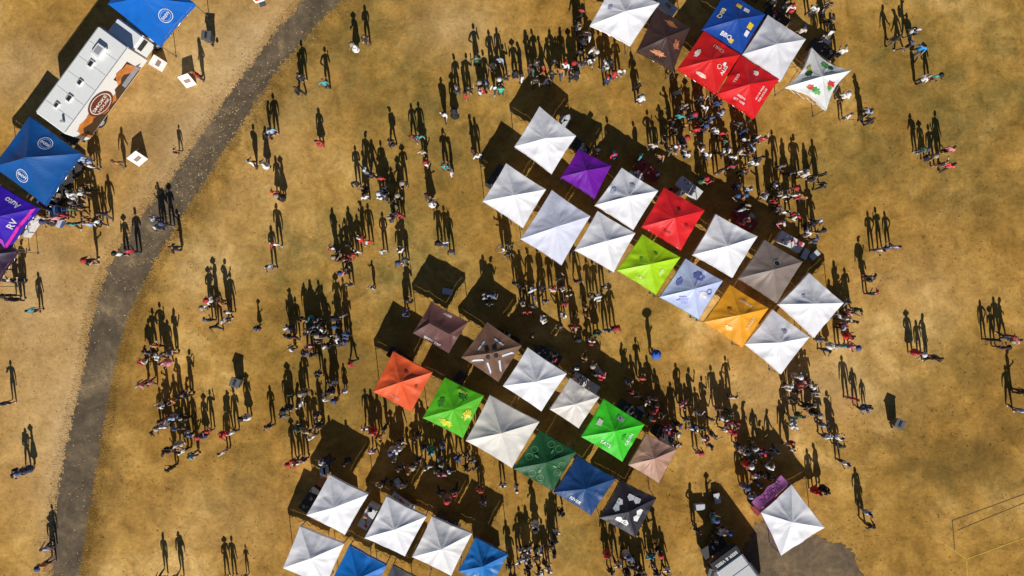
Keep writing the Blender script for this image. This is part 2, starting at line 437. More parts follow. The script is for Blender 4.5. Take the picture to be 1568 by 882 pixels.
# --- middle block
tent([(660,463),(717,493),(687,541),(632,510)],(.14,.06,.052),rise=.42,ridge=.55,decals=[(2,'text',0,.16,('BREW TAP',.24),(.8,.72,.7)),(0,'text',0,.2,('BREW',.2),(.6,.5,.5))])
bar=lambda k,s:(k,'poly',0,0,[(s*.10,.72),(s*.60,.30),(s*.78,.12),(s*.74,.34),(s*.22,.80)],(.70,.76,.88))
tent([(746,493),(799,529),(763,585),(706,547)],(.19,.10,.06),decals=[bar(k,s) for k in (1,2) for s in (-1,1)]+[(k,'blob',s*.2,.65,(.2,.07,.5),(.5,.55,.68)) for k in (0,3) for s in (-1,1)]+[(k,'blob',0,1.15,(.16,.16,.2),(.02,.02,.02)) for k in range(4)])
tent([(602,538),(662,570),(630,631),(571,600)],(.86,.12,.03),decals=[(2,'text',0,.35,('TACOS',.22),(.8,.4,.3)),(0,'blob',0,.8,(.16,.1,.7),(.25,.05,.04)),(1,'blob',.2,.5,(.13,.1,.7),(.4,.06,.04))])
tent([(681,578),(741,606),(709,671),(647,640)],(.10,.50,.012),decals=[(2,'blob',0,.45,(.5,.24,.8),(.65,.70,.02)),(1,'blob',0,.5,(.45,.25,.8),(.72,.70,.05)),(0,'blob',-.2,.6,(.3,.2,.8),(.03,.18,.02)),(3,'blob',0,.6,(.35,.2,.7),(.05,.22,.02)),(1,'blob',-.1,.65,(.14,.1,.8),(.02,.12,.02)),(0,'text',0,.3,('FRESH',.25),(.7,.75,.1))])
tent([(808,532),(868,572),(829,630),(770,591)],WHITE)
tent([(750,605),(826,646),(784,717),(713,675)],(.74,.70,.64),rise=.72)
tent([(873,579),(918,608),(886,656),(842,627)],(.78,.72,.66),rise=.45)
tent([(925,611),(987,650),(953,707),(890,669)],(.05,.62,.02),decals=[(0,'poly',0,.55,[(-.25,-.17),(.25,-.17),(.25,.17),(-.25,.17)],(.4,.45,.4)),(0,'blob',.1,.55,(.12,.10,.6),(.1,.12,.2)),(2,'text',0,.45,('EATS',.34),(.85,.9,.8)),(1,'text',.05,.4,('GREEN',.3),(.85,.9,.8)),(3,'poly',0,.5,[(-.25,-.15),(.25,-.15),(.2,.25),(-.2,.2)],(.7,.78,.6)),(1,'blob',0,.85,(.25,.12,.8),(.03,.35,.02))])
gl=(.13,.32,.12)
tent([(827,659),(883,692),(846,752),(786,718)],(.012,.095,.03),decals=[(k,'ring',s*.3,.4,(.25,.215),gl) for k in range(4) for s in (-1,1)]+[(k,'blob',0,.8,(.07,.16,.6),gl) for k in range(4)])
tent([(884,698),(943,733),(905,789),(848,754)],(.008,.055,.19),decals=[(2,'text',0,.32,('RIVER',.34),(.85,.88,.92)),(1,'blob',0,.6,(.2,.14,.5),(.03,.09,.25))])
tent([(950,736),(1005,763),(973,823),(918,793)],(.024,.020,.028),decals=[(k,'poly',s*.23,.66,[(-.21,-.2),(.21,-.2),(.24,.05),(.02,.24),(-.22,.08)],(.82,.82,.82)) for k in range(4) for s in (-1,1)]+[(k,'ring',s*.23,.64,(.11,.07),(.03,.03,.03)) for k in range(4) for s in (-1,1)])
tent([(990,664),(1037,688),(1009,740),(962,712)],(.48,.27,.19),rise=.5)
# --- bottom
tent([(504,727),(564,757),(528,819),(469,789)],WHITE)
tent([(592,760),(653,791),(620,852),(558,824)],WHITE)
tent([(661,791),(723,817),(691,882),(631,853)],(.84,.82,.82))
tent([(728,823),(778,849),(752,900),(702,875)],(.012,.17,.52),decals=[(2,'text',0,.3,('ALE',.3),(.6,.65,.75))])
tent([(459,806),(527,833),(498,898),(433,870)],WHITE)
tent([(535,835),(592,866),(565,925),(505,893)],(.006,.18,.62))
tent([(601,866),(656,893),(630,950),(572,925)],(.12,.125,.14))
# --- top
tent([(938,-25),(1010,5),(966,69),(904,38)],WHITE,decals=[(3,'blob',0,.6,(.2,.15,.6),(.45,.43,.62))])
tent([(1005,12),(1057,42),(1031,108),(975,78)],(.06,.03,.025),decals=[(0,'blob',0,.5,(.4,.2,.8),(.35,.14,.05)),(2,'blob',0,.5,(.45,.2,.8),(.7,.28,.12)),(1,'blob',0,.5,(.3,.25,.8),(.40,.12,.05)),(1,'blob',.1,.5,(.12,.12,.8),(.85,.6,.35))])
yl=(.85,.55,.03)
tent([(1112,-14),(1172,22),(1136,82),(1075,45)],(.010,.065,.34),decals=[(0,'poly',.3,.5,[(-.2,-.15),(.2,-.15),(.2,.15),(-.2,.15)],yl),(0,'poly',-.3,.5,[(-.2,-.15),(.2,-.15),(.2,.15),(-.2,.15)],(.8,.8,.8)),(2,'text',0,.42,('BBQ',.42),(.85,.85,.88)),(2,'poly',.5,.3,[(-.12,-.15),(.12,-.15),(.12,.15),(-.12,.15)],yl),(1,'poly',.25,.5,[(-.22,-.2),(.22,-.2),(.22,.2),(-.22,.2)],yl),(1,'poly',-.3,.45,[(-.2,-.15),(.2,-.15),(.2,.15),(-.2,.15)],(.8,.8,.85)),(3,'text',0,.5,('BBQ',.4),(.8,.65,.3))])
tent([(1078,47),(1134,84),(1097,143),(1037,105)],(.70,.015,.015),decals=[(0,'text',0,.5,('CHILI',.34),(.85,.55,.35)),(1,'text',0,.4,('ALES',.34),(.9,.85,.8)),(2,'blob',0,.45,(.4,.13,.4),(.85,.6,.5)),(1,'ring',0,.85,(.18,.12),(.85,.55,.45)),(3,'blob',0,.5,(.3,.18,.6),(.85,.75,.66)),(1,'blob',.35,.62,(.15,.11,.5),(.85,.78,.7))])
tent([(1176,23),(1234,60),(1196,124),(1137,83)],(.76,.75,.79))
tent([(1134,85),(1193,121),(1155,181),(1098,144)],(.76,.012,.016),decals=[(3,'text',0,.55,('GRILL',.26),(.9,.65,.6)),(0,'blob',0,.55,(.18,.2,.6),(.92,.8,.75)),(1,'text',0,.62,('HOT & WILD',.18),(.92,.82,.75)),(1,'text',0,.36,('TAP HOUSE',.2),(.92,.82,.75)),(2,'text',0,.36,('EST 1998',.22),(.92,.82,.75)),(2,'text',0,.66,('BREWS',.2),(.92,.82,.75))])
tent([(1243,73),(1303,108),(1266,168),(1204,133)],(.82,.82,.80),pinch=.2,decals=[(0,'blob',.2,.45,(.34,.25,.8),(.1,.35,.08)),(0,'blob',-.3,.4,(.25,.2,.8),(.02,.1,.03)),(1,'blob',0,.5,(.28,.34,.9),(.7,.05,.04)),(1,'blob',-.3,.45,(.2,.2,.9),(.1,.4,.08)),(2,'blob',.3,.5,(.34,.25,.8),(.12,.42,.1)),(2,'blob',-.25,.55,(.26,.22,.8),(.65,.10,.05)),(3,'blob',.1,.6,(.3,.25,.8),(.03,.12,.04)),(3,'blob',-.3,.4,(.24,.16,.8),(.55,.5,.1))])
# --- top-left
def logo(f,y=.75,s=1.1): return [(f,'ring',0,y,(.42*s,.38*s),(.8,.84,.9)),(f,'text',0,y,('BREW',.24*s),(.88,.88,.9)),(f,'ring',0,y,(.3*s,.28*s),(.6,.65,.8))]
tent([(212,-60),(298,5),(243,70),(165,6)],(.008,.15,.60),h=2.4,rise=.95,decals=logo(3,.8)+logo(1,.75))
tent([(45,178),(123,235),(68,314),(-12,255)],(.008,.095,.34),h=2.4,rise=.95,decals=logo(0,.8)+logo(2,.8))
tent([(0,284),(57,318),(10,382),(-50,345)],(.05,.012,.45),h=2.2,decals=[(0,'text',0,.5,('Auto',.55),(.8,.75,.88)),(1,'text',0,.55,('RV',.6),(.85,.75,.88)),(1,'band',0,0,(.03,.22),(.75,.03,.42)),(2,'band',0,0,(.03,.5),(.5,.08,.55))])
tent([(-20,350),(25,385),(-10,440),(-60,400)],(.04,.02,.05),h=2.2)
# --- bottom right with printed awning banner
ft=tent([(1212,742),(1263,808),(1196,851),(1165,785)],WHITE,valance=(.45,.12,.36))
A_=P(1163,782,2.0); B_=P(1209,741,2.0); cen=ft.location.copy()
ed=(B_-A_).normalized(); outn=Vector((-ed.y,ed.x,0))
N=18; V=[];Fc=[]
for i in range(N+1):
    for j in range(5):
        t=j/4; p=A_.lerp(B_,i/N)+outn*(.03+.62*t)-Vector((0,0,.25*t+.05*math.sin(t*3.14)))
        p.z+=.03*math.sin(i*1.1)*t; p+=outn*.05*math.sin(i*.8)*t
        V.append(p-cen)
for i in range(N):
    for j in range(4): q=i*5+j; Fc.append((q,q+1,q+6,q+5))
mesh_obj('awning_banner',V,Fc,[fabric('banner',(.50,.16,.42))],None,ft,True)
tv,tf=text_geo('TROPICAL',.42)
mesh_obj('banner_lettering',[A_.lerp(B_,.5)-ed*v.x*0.9+outn*(.34-v.y)-Vector((0,0,.25*(.34-v.y)/.62))+Vector((0,0,.05))-cen for v in tv],tf,[fabric('print',(.12,.02,.10))],None,ft)

# ---------------------------------------------------------------- tables, coolers, bins, signs
def table(u,v,deg,cloth=(.75,.75,.76),L=1.8):
    bm=bmesh.new()
    box_bm(bm,(0,0,.735),(L,.75,.03),0,0,.008)
    box_bm(bm,(0,-.36,.44),(L-.03,.012,.55),0,0); box_bm(bm,(-L/2+.02,0,.44),(.012,.70,.55),0,0); box_bm(bm,(L/2-.02,0,.44),(.012,.70,.55),0,0)
    for sx in (-1,1):
        for sy in (-1,1): cyl_bm(bm,(sx*(L/2-.15),sy*.28,0),(sx*(L/2-.12),sy*.28,.72),.016,1,6)
    for i in range(random.randint(4,9)):
        x=random.uniform(-L/2+.2,L/2-.2);y=random.uniform(-.22,.22)
        k=random.choice([2,3,4,5])
        if random.random()<.5: box_bm(bm,(x,y,.75+.07),(random.uniform(.1,.35),random.uniform(.1,.25),.14),random.uniform(0,3),k,.008)
        else: cyl_bm(bm,(x,y,.751),(x,y,.751+random.uniform(.12,.3)),.05,k,10,.04)
    return bm_obj(bm,'folding_table',[simple('table_cloth',cloth),metal,simple('item_dark',(.05,.05,.06)),simple('item_red',(.5,.04,.03)),simple('item_white',(.75,.75,.72)),simple('item_card',(.45,.3,.16))],None,P(u,v),math.radians(deg))
def cooler(u,v,deg,col=(.03,.12,.4)):
    bm=bmesh.new()
    box_bm(bm,(0,0,.19),(.7,.4,.34),0,0,.03); box_bm(bm,(0,0,.40),(.72,.42,.07),0,1,.02)
    for s in (-1,1): cyl_bm(bm,(s*.37,-.1,.3),(s*.37,.1,.3),.015,2,6)
    cyl_bm(bm,(-.2,-.21,.02),(.2,-.21,.02),.02,2,6)
    return bm_obj(bm,'cooler_box',[simple('cooler_body',col,.4),simple('cooler_lid',(.6,.6,.6),.4),simple('item_dark',(.05,.05,.06))],None,P(u,v),math.radians(deg))
def bin_(u,v,deg):
    bm=bmesh.new()
    cyl_bm(bm,(0,0,.12),(0,0,.95),.24*1.35,0,4,.29*1.35)
    box_bm(bm,(0,0,.98),(.66,.66,.07),math.pi/4,1,.02)
    box_bm(bm,(0,0,1.03),(.40,.16,.05),math.pi/4,2,.01)
    for s in (-1,1): cyl_bm(bm,(s*.2-.04,-.32,.1),(s*.2+.04,-.32,.1),.1,2,12)
    return bm_obj(bm,'trash_bin',[simple('bin_body',(.06,.06,.065)),simple('bin_lid',(.12,.12,.125)),simple('bin_dark',(.02,.02,.02))],None,P(u,v),math.radians(deg))
def aframe(u,v,deg,s=1):
    bm=bmesh.new()
    for sgn in (-1,1):
        for c,sz,mi in (((0,sgn*.24,.5),(.75*s,.03,1.1),0),((0,sgn*.262,.52),(.4*s,.03,.3),1)):
            r=bmesh.ops.create_cube(bm,size=1)
            M=Matrix.Translation(c)@Matrix.Rotation(sgn*.45,4,'X')@Matrix.Diagonal((*sz,1))
            bmesh.ops.transform(bm,matrix=M,verts=r['verts'])
            for f in set(f for v in r['verts'] for f in v.link_faces): f.material_index=mi
    cyl_bm(bm,(-.36*s,0,1.0),(.36*s,0,1.0),.02,0,6)
    return bm_obj(bm,'a_frame_sign',[simple('sign_white',(.8,.8,.78)),simple('sign_print',(.3,.2,.15))],None,P(u,v),math.radians(deg))
aframe(243,98,60); aframe(290,122,20); aframe(213,241,40,1.1)
bin_(325,62,40); bin_(368,583,25); bin_(1366,645,20); bin_(1085,870,30)
for (u,v,d) in [(880,225,-33),(985,262,-33),(1052,295,-33),(1130,332,-33),(1205,375,-33),(760,275,57),
  (775,512,-33),(835,545,-33),(895,588,-33),(960,628,-33),(1010,670,-33),(610,545,-33),(700,585,57),
  (530,745,-30),(620,768,-30),(692,800,-30),(750,832,-30),(480,755,60),(565,790,57),(1185,34,-33),(1255,80,-33),(1020,15,-33),(118,262,57),(100,300,57),(92,322,-33),(60,350,57),(1170,770,30),(1085,832,30)]:
    table(u+random.uniform(-6,6),v+random.uniform(-6,6),d+random.uniform(-8,8),random.choice([(.7,.7,.71),(.05,.05,.06),(.04,.1,.3),(.3,.03,.03),(.03,.03,.03),(.05,.05,.05)]))
for i in range(26):
    u,v=random.choice([(870,190),(960,260),(1050,290),(1150,335),(1220,395),(700,450),(830,520),(900,570),(1000,640),(520,715),(610,745),(690,780),(1090,770),(1085,800),(1240,60),(1000,20),(105,300),(80,330)])
    cooler(u+random.uniform(-26,26),v+random.uniform(-12,12),random.uniform(0,180),random.choice([(.03,.12,.4),(.5,.04,.03),(.5,.5,.5),(.06,.06,.07),(.08,.3,.15)]))
bm=bmesh.new(); cyl_bm(bm,(0,0,0),(0,0,1.6),.02,0,8); box_bm(bm,(0,0,.02),(.4,.4,.03),0,0); box_bm(bm,(0,-.05,.95),(.65,.03,1.0),0,1,.01); box_bm(bm,(0,-.07,1.0),(.45,.02,.5),0,2)
bm_obj(bm,'banner_sign',[metal,simple('sign_white',(.8,.8,.78)),simple('sign_red',(.6,.03,.03))],None,P(402,6),.3)

# ---------------------------------------------------------------- food truck
def food_truck():
    hz=2.95
    A=P(55,170,hz);B=P(150,41,hz)
    ax=(B-A).normalized(); L=(B-A).length+.2; Wd=2.4
    rz=math.atan2(ax.y,ax.x)
    right=Vector((ax.y,-ax.x,0))
    c=(A+B)/2+right*Wd/2; c.z=0
    e=empty('food_truck',c,rz)
    wh=simple('truck_white',(.84,.84,.82),.3,.03); dk=simple('truck_dark',(.03,.03,.035),.4); gl=simple('truck_glass',(.02,.025,.03),.08); ru=simple('rubber',(.02,.02,.02),.9); gr=simple('truck_grey',(.35,.36,.38),.4)
    bm=bmesh.new()
    box_bm(bm,(0,0,.45+(hz-.45)/2),(L,Wd,hz-.45),0,0,.07)
    box_bm(bm,(L/2+.55,0,1.35),(1.25,2.2,1.7),0,0,.12)
    box_bm(bm,(L/2+1.45,0,1.0),(.75,2.0,.95),0,0,.12)
    box_bm(bm,(0,0,.42),(L+1.5,1.2,.16),0,1)
    box_bm(bm,(L/2+1.88,0,.55),(.12,2.1,.22),0,4,.03)
    box_bm(bm,(-L/2-.1,0,.55),(.14,2.1,.2),0,4,.03)
    bm_obj(bm,'body',[wh,dk,gl,ru,gr],e)
    bm=bmesh.new()
    vs=[bm.verts.new(p) for p in ((L/2+1.24,-1.0,1.5),(L/2+1.24,1.0,1.5),(L/2+1.19,.95,2.1),(L/2+1.19,-.95,2.1))]
    bm.faces.new(vs)
    for s in (-1,1): box_bm(bm,(L/2+.6,s*1.105,1.75),(.8,.012,.5),0,0)
    bm_obj(bm,'windows',[gl],e)
    bm=bmesh.new()
    for x in (-L/2+1.6,L/2+1.2):
        for s in (-1,1):
            cyl_bm(bm,(x,s*.85,.42),(x,s*1.16,.42),.42,0,24); cyl_bm(bm,(x,s*1.161,.42),(x,s*1.175,.42),.22,1,16)
    bm_obj(bm,'wheels',[ru,gr],e)
    bm=bmesh.new()
    for x,y,s,mi in ((1.2,.1,.5,0),(-.2,-.05,.42,0),(-1.45,-.1,.5,0),(-2.3,.3,.4,0)):
        box_bm(bm,(x,y,hz+.05),(s,s*.75,.1),0,1,.02); box_bm(bm,(x,y,hz+.105),(s*.7,s*.5,.02),0,mi)
    box_bm(bm,(2.2,.1,hz+.14),(.9,.7,.26),0,1,.06); box_bm(bm,(2.2,.1,hz+.28),(.5,.4,.02),0,2)
    for y in (-Wd/2+.04,Wd/2-.04): box_bm(bm,(0,y,hz+.01),(L-.2,.035,.035),0,2)
    cyl_bm(bm,(-2.9,-.7,hz),(-2.9,-.7,hz+.3),.09,2,12)
    for x in (-2.4,-1.2,0,1.2,2.4): box_bm(bm,(x-.05,0,hz+.004),(.02,Wd-.25,.012),0,2)
    bm_obj(bm,'roof_vents',[dk,wh,gr],e)
    y=-Wd/2
    bm=bmesh.new()
    box_bm(bm,(1.9,y-.01,1.75),(1.5,.02,.95),0,0)
    box_bm(bm,(1.9,y-.16,1.22),(1.6,.32,.035),0,1)
    box_bm(bm,(-2.7,y-.012,1.35),(.75,.024,1.6),0,1,.005)
    bm_obj(bm,'serving_hatch',[dk,gr],e)
    V=[];Fc=[];M=[]
    def poly(pts,m,off):
        o=len(V); V.extend([(x,y-off,z) for x,z in pts]); Fc.append(tuple(range(o,o+len(pts)))); M.append(m)
    N=30
    poly([(-3.2,.6)]+[(-3.2+i*.3,1.7+.65*math.sin(i*.45)+.2*math.sin(i*1.3)) for i in range(20)]+[(2.8,.6)],0,.026)
    poly([(-3.0,.6)]+[(-3.0+i*.3,1.2+.45*math.sin(i*.5+.6)+.2*math.sin(i*1.7)) for i in range(19)]+[(2.6,.6)],1,.030)
    poly([(-.7+1.0*math.cos(6.283*i/N),1.85+1.0*math.sin(6.283*i/N)) for i in range(N)],2,.034)
    poly([(-.7+.85*math.cos(6.283*i/N),1.85+.85*math.sin(6.283*i/N)) for i in range(N)],3,.038)
    poly([(-.7+.78*math.cos(6.283*i/N),1.85+.78*math.sin(6.283*i/N)) for i in range(N)],2,.042)
    for s_,sz,zz in (('SMOKE',.44,1.95),('HOUSE',.36,1.5)):
        tv,tf=text_geo(s_,sz); o=len(V); V.extend([(-.7+v.x,y-.046,zz+v.y) for v in tv]); Fc.extend([tuple(o+k for k in f) for f in tf]); M.extend([3]*len(tf))
    mesh_obj('side_graphics',V,Fc,[simple('print_orange',(.6,.2,.04),.3,.3,2),simple('print_black',(.05,.03,.02),.3),simple('print_brown',(.16,.03,.02),.3),simple('print_white',(.8,.78,.72),.3)],M,e)
food_truck()
def beer_trailer():
    hz=2.3; c=P(1142,897,hz); c.z=0
    rz=math.atan2(-.8,.58)
    e=empty('beer_trailer',c,rz)
    wh=simple('trailer_white',(.62,.62,.62),.35,.05); dk=simple('truck_dark',(.03,.03,.035),.4); ru=simple('rubber',(.02,.02,.02),.9)
    bm=bmesh.new(); L=3.8;Wd=2.1
    box_bm(bm,(0,0,.5+.9),(L,Wd,1.8),0,0,.08)
    box_bm(bm,(-L/2-.55,0,.5),(1.1,.12,.1),0,1)
    for x in (-1,0,1): box_bm(bm,(x,0,hz+.012),(.03,Wd-.2,.025),0,2)
    box_bm(bm,(.2,.1,hz+.1),(.7,.6,.2),0,0,.05)
    bm_obj(bm,'body',[wh,dk,simple('truck_grey',(.35,.36,.38),.4)],e)
    bm=bmesh.new()
    box_bm(bm,(-L/2-.22,0,1.95),(.85,Wd+.1,.5),0,1,.06)
    bm_obj(bm,'header_board',[wh,dk],e)
    V,Fc=text_geo('BEER & VIBES',.3)
    mesh_obj('lettering',[(-L/2-.22+v.y,-v.x,2.21) for v in V],Fc,[simple('print_white',(.8,.78,.72),.3)],None,e)
    bm=bmesh.new()
    for s in (-1,1):
        cyl_bm(bm,(.2,s*.95,.35),(.2,s*1.18,.35),.35,0,20); cyl_bm(bm,(.2,s*1.181,.35),(.2,s*1.19,.35),.18,1,14)
        box_bm(bm,(.2,s*1.12,.78),(1.0,.25,.04),0,1,.01)
    bm_obj(bm,'wheels',[ru,wh],e)
beer_trailer()

# ---------------------------------------------------------------- people
def obj_mat(name, stops, mul, rough=.8, usecol=False):
    m,nt,b,out=newmat(name); b.inputs['Roughness'].default_value=rough
    oi=nt.nodes.new('ShaderNodeObjectInfo')
    tc=nt.nodes.new('ShaderNodeTexCoord'); n=tnoise(nt,tc.outputs['Object'],9,3)
    if usecol: c=oi.outputs['Color']
    else:
        mu=nt.nodes.new('ShaderNodeMath'); mu.operation='MULTIPLY'; nt.links.new(oi.outputs['Random'],mu.inputs[0]); mu.inputs[1].default_value=mul
        fr=nt.nodes.new('ShaderNodeMath'); fr.operation='FRACT'; nt.links.new(mu.outputs[0],fr.inputs[0])
        r=ramp(nt,[(i/len(stops),s) for i,s in enumerate(stops)],'CONSTANT'); nt.links.new(fr.outputs[0],r.inputs[0]); c=r.outputs[0]
    rr=ramp(nt,[(.3,(.75,.75,.75)),(.7,(1.15,1.15,1.15))]); nt.links.new(n.outputs[0],rr.inputs[0])
    nt.links.new(mixc(nt,1.0,c,rr.outputs[0],'MULTIPLY'),b.inputs['Base Color'])
    return m
M_shirt=obj_mat('shirt_cloth',None,1,usecol=True)
M_pants=obj_mat('trouser_cloth',[(.012,.012,.015),(.02,.03,.06),(.012,.018,.035),(.05,.07,.13),(.015,.015,.015),(.14,.11,.07),(.04,.04,.045),(.03,.04,.08)],13.7)
M_skin=obj_mat('skin',[(.50,.29,.20),(.42,.24,.16),(.56,.35,.26),(.26,.14,.09),(.46,.27,.18)],7.3,.6)
M_shoe=obj_mat('shoe',[(.02,.02,.02),(.45,.45,.45),(.08,.05,.03),(.03,.03,.03)],5.1,.6)
M_hair=obj_mat('hair',[(.02,.012,.008),(.04,.022,.012),(.20,.12,.05),(.012,.010,.009),(.08,.04,.02)],3.3,.6)
M_hat=obj_mat('hat_cloth',[(.02,.02,.02),(.6,.6,.58),(.05,.08,.2),(.45,.03,.03),(.35,.28,.2)],9.9)
M_eye=simple('eye',(.02,.02,.02),.2)
PM=[M_shirt,M_pants,M_skin,M_shoe,M_hair,M_hat,M_eye]
def skin_geo(V,E,R,root,lv=1):
    me=bpy.data.meshes.new('s'); me.from_pydata(V,E,[]); o=bpy.data.objects.new('s',me); link(o)
    m=o.modifiers.new('k','SKIN'); m.use_smooth_shade=True; m.branch_smoothing=.6
    for i,r in enumerate(R):
        sv=me.skin_vertices[0].data[i]; sv.radius=r if isinstance(r,tuple) else (r,r); sv.use_root=(i==root)
    s=o.modifiers.new('s','SUBSURF'); s.levels=lv; s.render_levels=lv
    dg=bpy.context.evaluated_depsgraph_get(); me2=bpy.data.meshes.new_from_object(o.evaluated_get(dg))
    vs=[v.co.copy() for v in me2.vertices]; fs=[tuple(p.vertices) for p in me2.polygons]
    bpy.data.objects.remove(o); bpy.data.meshes.remove(me); bpy.data.meshes.remove(me2)
    return vs,fs
def segd(p,a,b):
    ab=b-a; t=max(0,min(1,(p-a).dot(ab)/max(1e-9,ab.length_squared))); return (p-(a+ab*t)).length
def make_person(k,stride,arms,hair,hat,pack,short,cup,fem,bend=0,shorts=False,skirt=False):
    V=[];Fc=[];M=[]
    def add(vs,fs,ms):
        o=len(V); V.extend(vs); Fc.extend([tuple(o+i for i in f) for f in fs]); M.extend(ms if isinstance(ms,list) else [ms]*len(fs))
    def addbm(bm,off,m):
        bm.verts.index_update(); add([v.co+off for v in bm.verts],[tuple(v.index for v in f.verts) for f in bm.faces],m)
    Z0=Vector()
    sw=.165 if fem else .19; hw=.10
    by=bend
    J=[Vector(x) for x in [(0,0,.96),(0,.02*by,1.09),(0,.10*by,1.27),(0,.18*by,1.44),(0,.22*by+.01,1.53)]]
    R=[(.165,.13),(.14 if fem else .155,.115),(.18 if fem else .20,.135),(.09,.085),(.056,.058)]
    E=[(0,1),(1,2),(2,3),(3,4)]
    segs=[(0,1,0),(1,2,0),(2,3,0),(3,4,2)]
    wr=[]
    for s,(el,wrs) in zip((-1,1),arms):
        sh=Vector((s*sw,.16*by,1.40)); 
        i=len(J); J+= [sh, sh+Vector((s*el[0],el[1],el[2])), sh+Vector((s*wrs[0],wrs[1],wrs[2]))]
        R+=[.072,.052,.034]; E+=[(3,i),(i,i+1),(i+1,i+2)]
        segs+=[(3,i,0),(i,i+1,0),(i+1,i+2,2 if short else 0)]
        wr.append((J[i+1],J[i+2],s))
    for s,st in zip((-1,1),(stride,-stride)):
        i=len(J)
        kn=Vector((s*.11,st*.45+.03,.51)); an=Vector((s*.125,st*.95-.02,.09+max(0,-st)*.15))
        J+=[Vector((s*hw,st*.05,.87)),kn,an,an+Vector((s*.03,.17,-.045))]
        R+=[.106,.074,.052,(.048,.036)]
        E+=[(0,i),(i,i+1),(i+1,i+2),(i+2,i+3)]
        segs+=[(0,i,1),(i,i+1,1),(i+1,i+2,2 if shorts or skirt else 1),(i+2,i+3,3)]
    vs,fs=skin_geo([tuple(j) for j in J],E,R,0,1)
    ms=[]
    for f in fs:
        c=sum((vs[i] for i in f),Vector())/len(f)
        best=min(segs,key=lambda g:segd(c,J[g[0]],J[g[1]]))
        mi=best[2]
        if mi==0 and c.z<.98 and abs(c.x)<.19: mi=1
        if c.z<.11: mi=3
        ms.append(mi)
    add(vs,fs,ms)
    for el,w,s in wr:
        d=(w-el).normalized(); side=Vector((0,1,0)) if abs(d.z)>.6 else Vector((0,0,1)); nrm=d.cross(side).normalized(); side=nrm.cross(d).normalized()
        hv=[w-d*.01,w+d*.05,w+d*.085];he=[(0,1),(1,2)];hr=[(.028,.022),(.038,.02),(.036,.016)]
        for fi,(off,ln) in enumerate(((-.03,.062),(-.010,.078),(.010,.072),(.029,.055))):
            b0=w+d*.08+side*off; i=len(hv); cur=nrm*(-s)*.3
            hv+=[b0,b0+d*ln*.5+cur*ln*.3,b0+d*ln*.9+cur*ln*.9]; hr+=[.0095,.009,.0075]; he+=[(i,i+1),(i+1,i+2),(2,i)]
        i=len(hv); tb=w+d*.03+side*.03
        hv+=[tb,tb+side*.03+d*.025,tb+side*.04+d*.055]; hr+=[.013,.011,.009]; he+=[(1,i),(i,i+1),(i+1,i+2)]
        a,b=skin_geo([tuple(x) for x in hv],he,hr,0,0); add(a,b,2)
    if cup:
        w=wr[1][1]+(wr[1][1]-wr[1][0]).normalized()*.08
        bm=bmesh.new(); cyl_bm(bm,w-Vector((0,0,.06)),w+Vector((0,0,.08)),.032,5,10,.042)
        addbm(bm,Z0,5); bm.free()
    hc=J[4]+Vector((0,.035+.05*by,.115))
    bm=bmesh.new(); bmesh.ops.create_uvsphere(bm,u_segments=18,v_segments=14,radius=1)
    for v in bm.verts:
        x,y,z=v.co
        t=max(0,-z); 
        nx_=x*.078*(1-.28*t); ny_=y*.098*(1-.18*t)+(.012*t if y>0 else 0); nz_=z*.122
        if y>.75 and abs(x)<.25 and -.35<z<.1: ny_+=.020*(1-abs(x)/.25)
        if y>.8 and abs(x)<.35 and -.62<z<-.45: ny_+=.006
        v.co=(nx_,ny_,nz_)
    addbm(bm,hc,2); bm.free()
    for s in (-1,1):
        bm=bmesh.new(); bmesh.ops.create_uvsphere(bm,u_segments=8,v_segments=6,radius=1); bm.verts.index_update()
        add([Vector((v.co.x*.013+s*.031,v.co.y*.008+.088,v.co.z*.009+.004))+hc for v in bm.verts],[tuple(v.index for v in f.verts) for f in bm.faces],6)
        add([Vector((v.co.x*.012+s*.081,v.co.y*.020-.005,v.co.z*.032))+hc for v in bm.verts],[tuple(v.index for v in f.verts) for f in bm.faces],2); bm.free()
    bm=bmesh.new(); bmesh.ops.create_uvsphere(bm,u_segments=18,v_segments=14,radius=1)
    dele=[v for v in bm.verts if (v.co.z<-.55) or (v.co.y>.35 and v.co.z<.42)]
    bmesh.ops.delete(bm,geom=dele,context='VERTS')
    for v in bm.verts:
        x,y,z=v.co; r=1+.05*noise.noise(Vector((x*4,y*4,z*4+k)))
        q=Vector((x*.090*r,y*.110*r-.006,z*.136*r))
        if hair=='long' and z<0 and y<.3: q.z-= .18*(-z)/.55; q.y-=.03
        v.co=q
    addbm(bm,hc,5 if hat=='cap' else 4); bm.free()
    if hat:
        bm=bmesh.new()
        if hat=='cap':
            bmesh.ops.create_cone(bm,cap_ends=True,segments=16,radius1=.085,radius2=.08,depth=.012)
            for v in bm.verts: v.co=Vector((v.co.x,v.co.y*1.1+.10,v.co.z+.055))
        else:
            W_=.19 if hat=='sun' else .32
            bmesh.ops.create_cone(bm,cap_ends=True,segments=24,radius1=W_,radius2=.10,depth=.03)
            for v in bm.verts: v.co.z+=.065
            r=bmesh.ops.create_cone(bm,cap_ends=True,segments=20,radius1=.10,radius2=.085,depth=.1)
            for v in r['verts']: v.co.z+=.12
        addbm(bm,hc,5 if hat!='wide' else 0); bm.free()
    if pack:
        bm=bmesh.new(); box_bm(bm,(0,-.21,1.22),(.30,.17,.44),0,5,.05)
        for s in (-1,1): box_bm(bm,(s*.11,-.02,1.42),(.05,.26,.05),0,5,.015)
        addbm(bm,Z0,5); bm.free()
